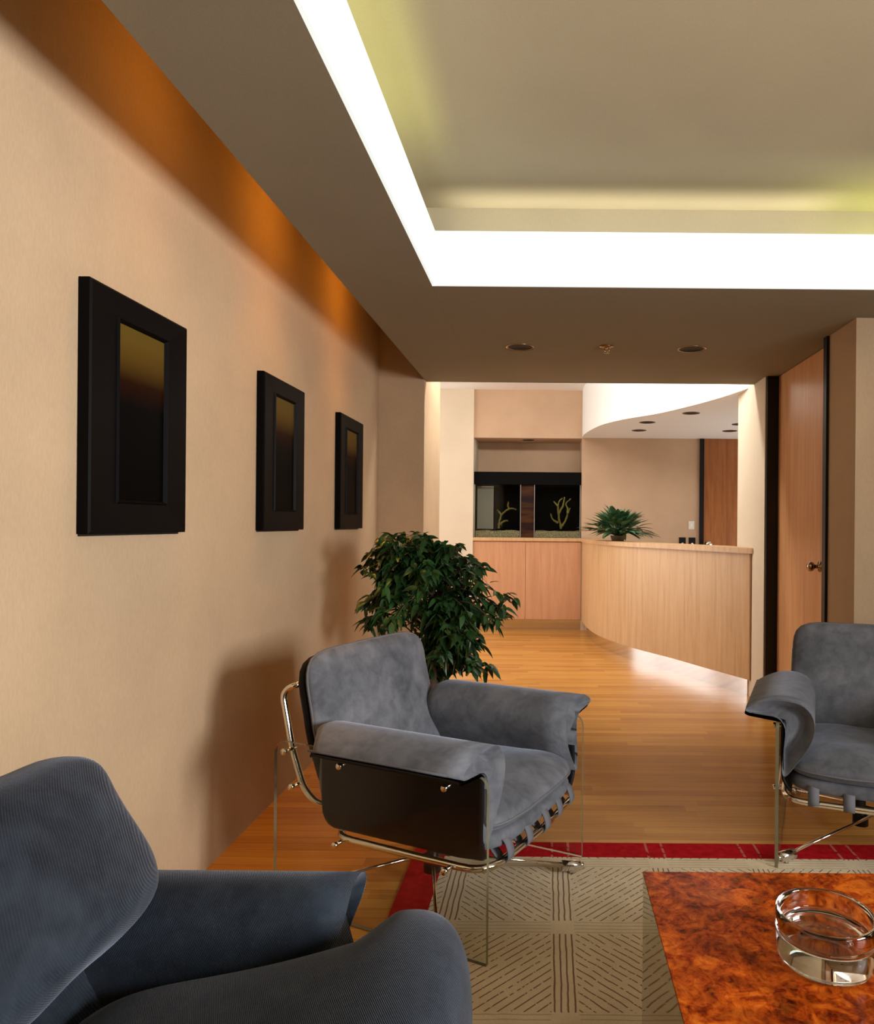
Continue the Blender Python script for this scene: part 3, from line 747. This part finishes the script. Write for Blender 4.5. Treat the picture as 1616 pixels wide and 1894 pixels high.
ch = make_chair('armchair', 'grey suede armchair with clear side panels standing beside the ficus', (-.375, 2.474, 0), math.radians(-24.6), 'grey suede armchairs with clear side panels')
def copy_tree(o, parent=None):
    c = o.copy(); C.objects.link(c); c.parent = parent
    for k_ in list(o.children): copy_tree(k_, c)
    return c
u3 = math.radians(270-21)
c3 = copy_tree(ch)
uu = Vector((math.cos(u3), math.sin(u3))); vv = Vector((-uu.y, uu.x))
cc = Vector((.843, 2.563)) - uu*.40 + vv*.36
for k_ in [k_ for k_ in c3.children if k_.name.startswith('leg')]:
    k_.matrix_local = Matrix.Translation((.0, .02, 0)) @ Matrix.Rotation(math.radians(9), 4, 'Z') @ Matrix.Translation((-.015, .06, 0))
c3.location = (cc.x, cc.y, 0); c3.rotation_euler = (0, 0, u3)
c3['label'] = 'grey suede armchair in front of the wood door, cut off by the right edge'

# foreground armchair: blue-grey corduroy, seen from its side
fg = thing('armchair', 'blue-grey corduroy armchair in the dark foreground at lower left', 'armchair', (-.50, .95, 0), 0)
def cord(mb, name, **kw):
    o = mb.build(name, M['cord'], fg)
    me = o.data; uvl = me.uv_layers.new(name='rib')
    for lp_ in me.loops:
        p = me.vertices[lp_.vertex_index].co; uvl.data[lp_.index].uv = (p.x*.8+p.y*.45+p.z*.35, p.z)
    return o
def fback(a, b, c):
    t_ = (b+1)/2; x = -.258-.080*t_ + c*(.070+.02*math.sin(PI*t_)) ; z = .54+.30*t_
    if b < 0: x += .05*(b*b)*0
    x += .045*math.exp(-((t_-.30)/.28)**2)*(1 if c > 0 else 0)
    y = a*.335
    z += .012*math.cos(a*1.4) + .006*noise.noise(Vector((a*3, b*3, 2)))
    x += .01*noise.noise(Vector((a*2, b*2, 5)))
    return Vector((x, y, z))
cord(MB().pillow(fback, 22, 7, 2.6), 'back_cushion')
def flow(a, b, c):
    t_ = (b+1)/2
    return Vector((-.345+.10*(1-t_)*.6+c*.04, a*.31, .30+.30*t_))
cord(MB().pillow(flow, 14, 6, 3), 'lower_back_cushion')
ARM2 = [(-.03, .36), (-.065, .42), (-.088, .48), (-.092, .535), (-.078, .575), (-.045, .600), (.0, .602), (.045, .585), (.075, .555), (.075, .53), (.04, .515), (.0, .50), (-.012, .45), (-.01, .38)]
for sg in (-1, 1):
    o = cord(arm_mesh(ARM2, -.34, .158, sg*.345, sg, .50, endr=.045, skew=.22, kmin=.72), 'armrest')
def fseat(a, b, c):
    t_ = (a+1)/2; x = -.28+.672*t_
    z = .378+.050*t_ + c*(.095+.140*t_*t_)
    wd = .285+.085*max(0, min(1, (t_-.72)/.08))
    x -= .045*(abs(b)**3)*t_
    return Vector((x, b*wd, z))
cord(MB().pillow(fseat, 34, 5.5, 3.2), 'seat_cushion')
for sg in (-1, 1):
    MB().box(-.34, .06, sg*.33-.008, sg*.33+.008, .26, .50).build('arm_shell', M['leather'], fg)
lp = rounded([(-.30, -.32, .235), (.28, -.32, .235), (.28, .32, .235), (-.30, .32, .235)], .09)
MB().tube(lp, .0115, 12, closed=True).build('seat_frame', M['chrome'], fg)
q = MB(); q.lathe([(0, .06), (.03, .06), (.03, .10), (.02, .11), (.02, .22), (.28, .225), (.28, .235), (0, .235)], 24); q.build('pedestal', M['black'], fg)
for k_ in range(4):
    a = math.radians(45+90*k_); R = .42; ex, ey = R*math.cos(a), R*math.sin(a)
    lg = MB().tube([(0, 0, .12), (ex, ey, .036)], .006, 8).build('leg', M['chrome'], fg)
    q = MB(); d = Vector((math.cos(a), math.sin(a), -.05)); c_ = Vector((ex, ey, .034))
    q.tube([c_-d*.035, c_-d*.034, c_+d*.03, c_+d*.032], [.016, .019, .019, .016], 16); q.tube([c_, (c_.x, c_.y, .0056 if ex > 0.13 else .001)], .008, 10)
    q.build('foot', M['steel'], lg)
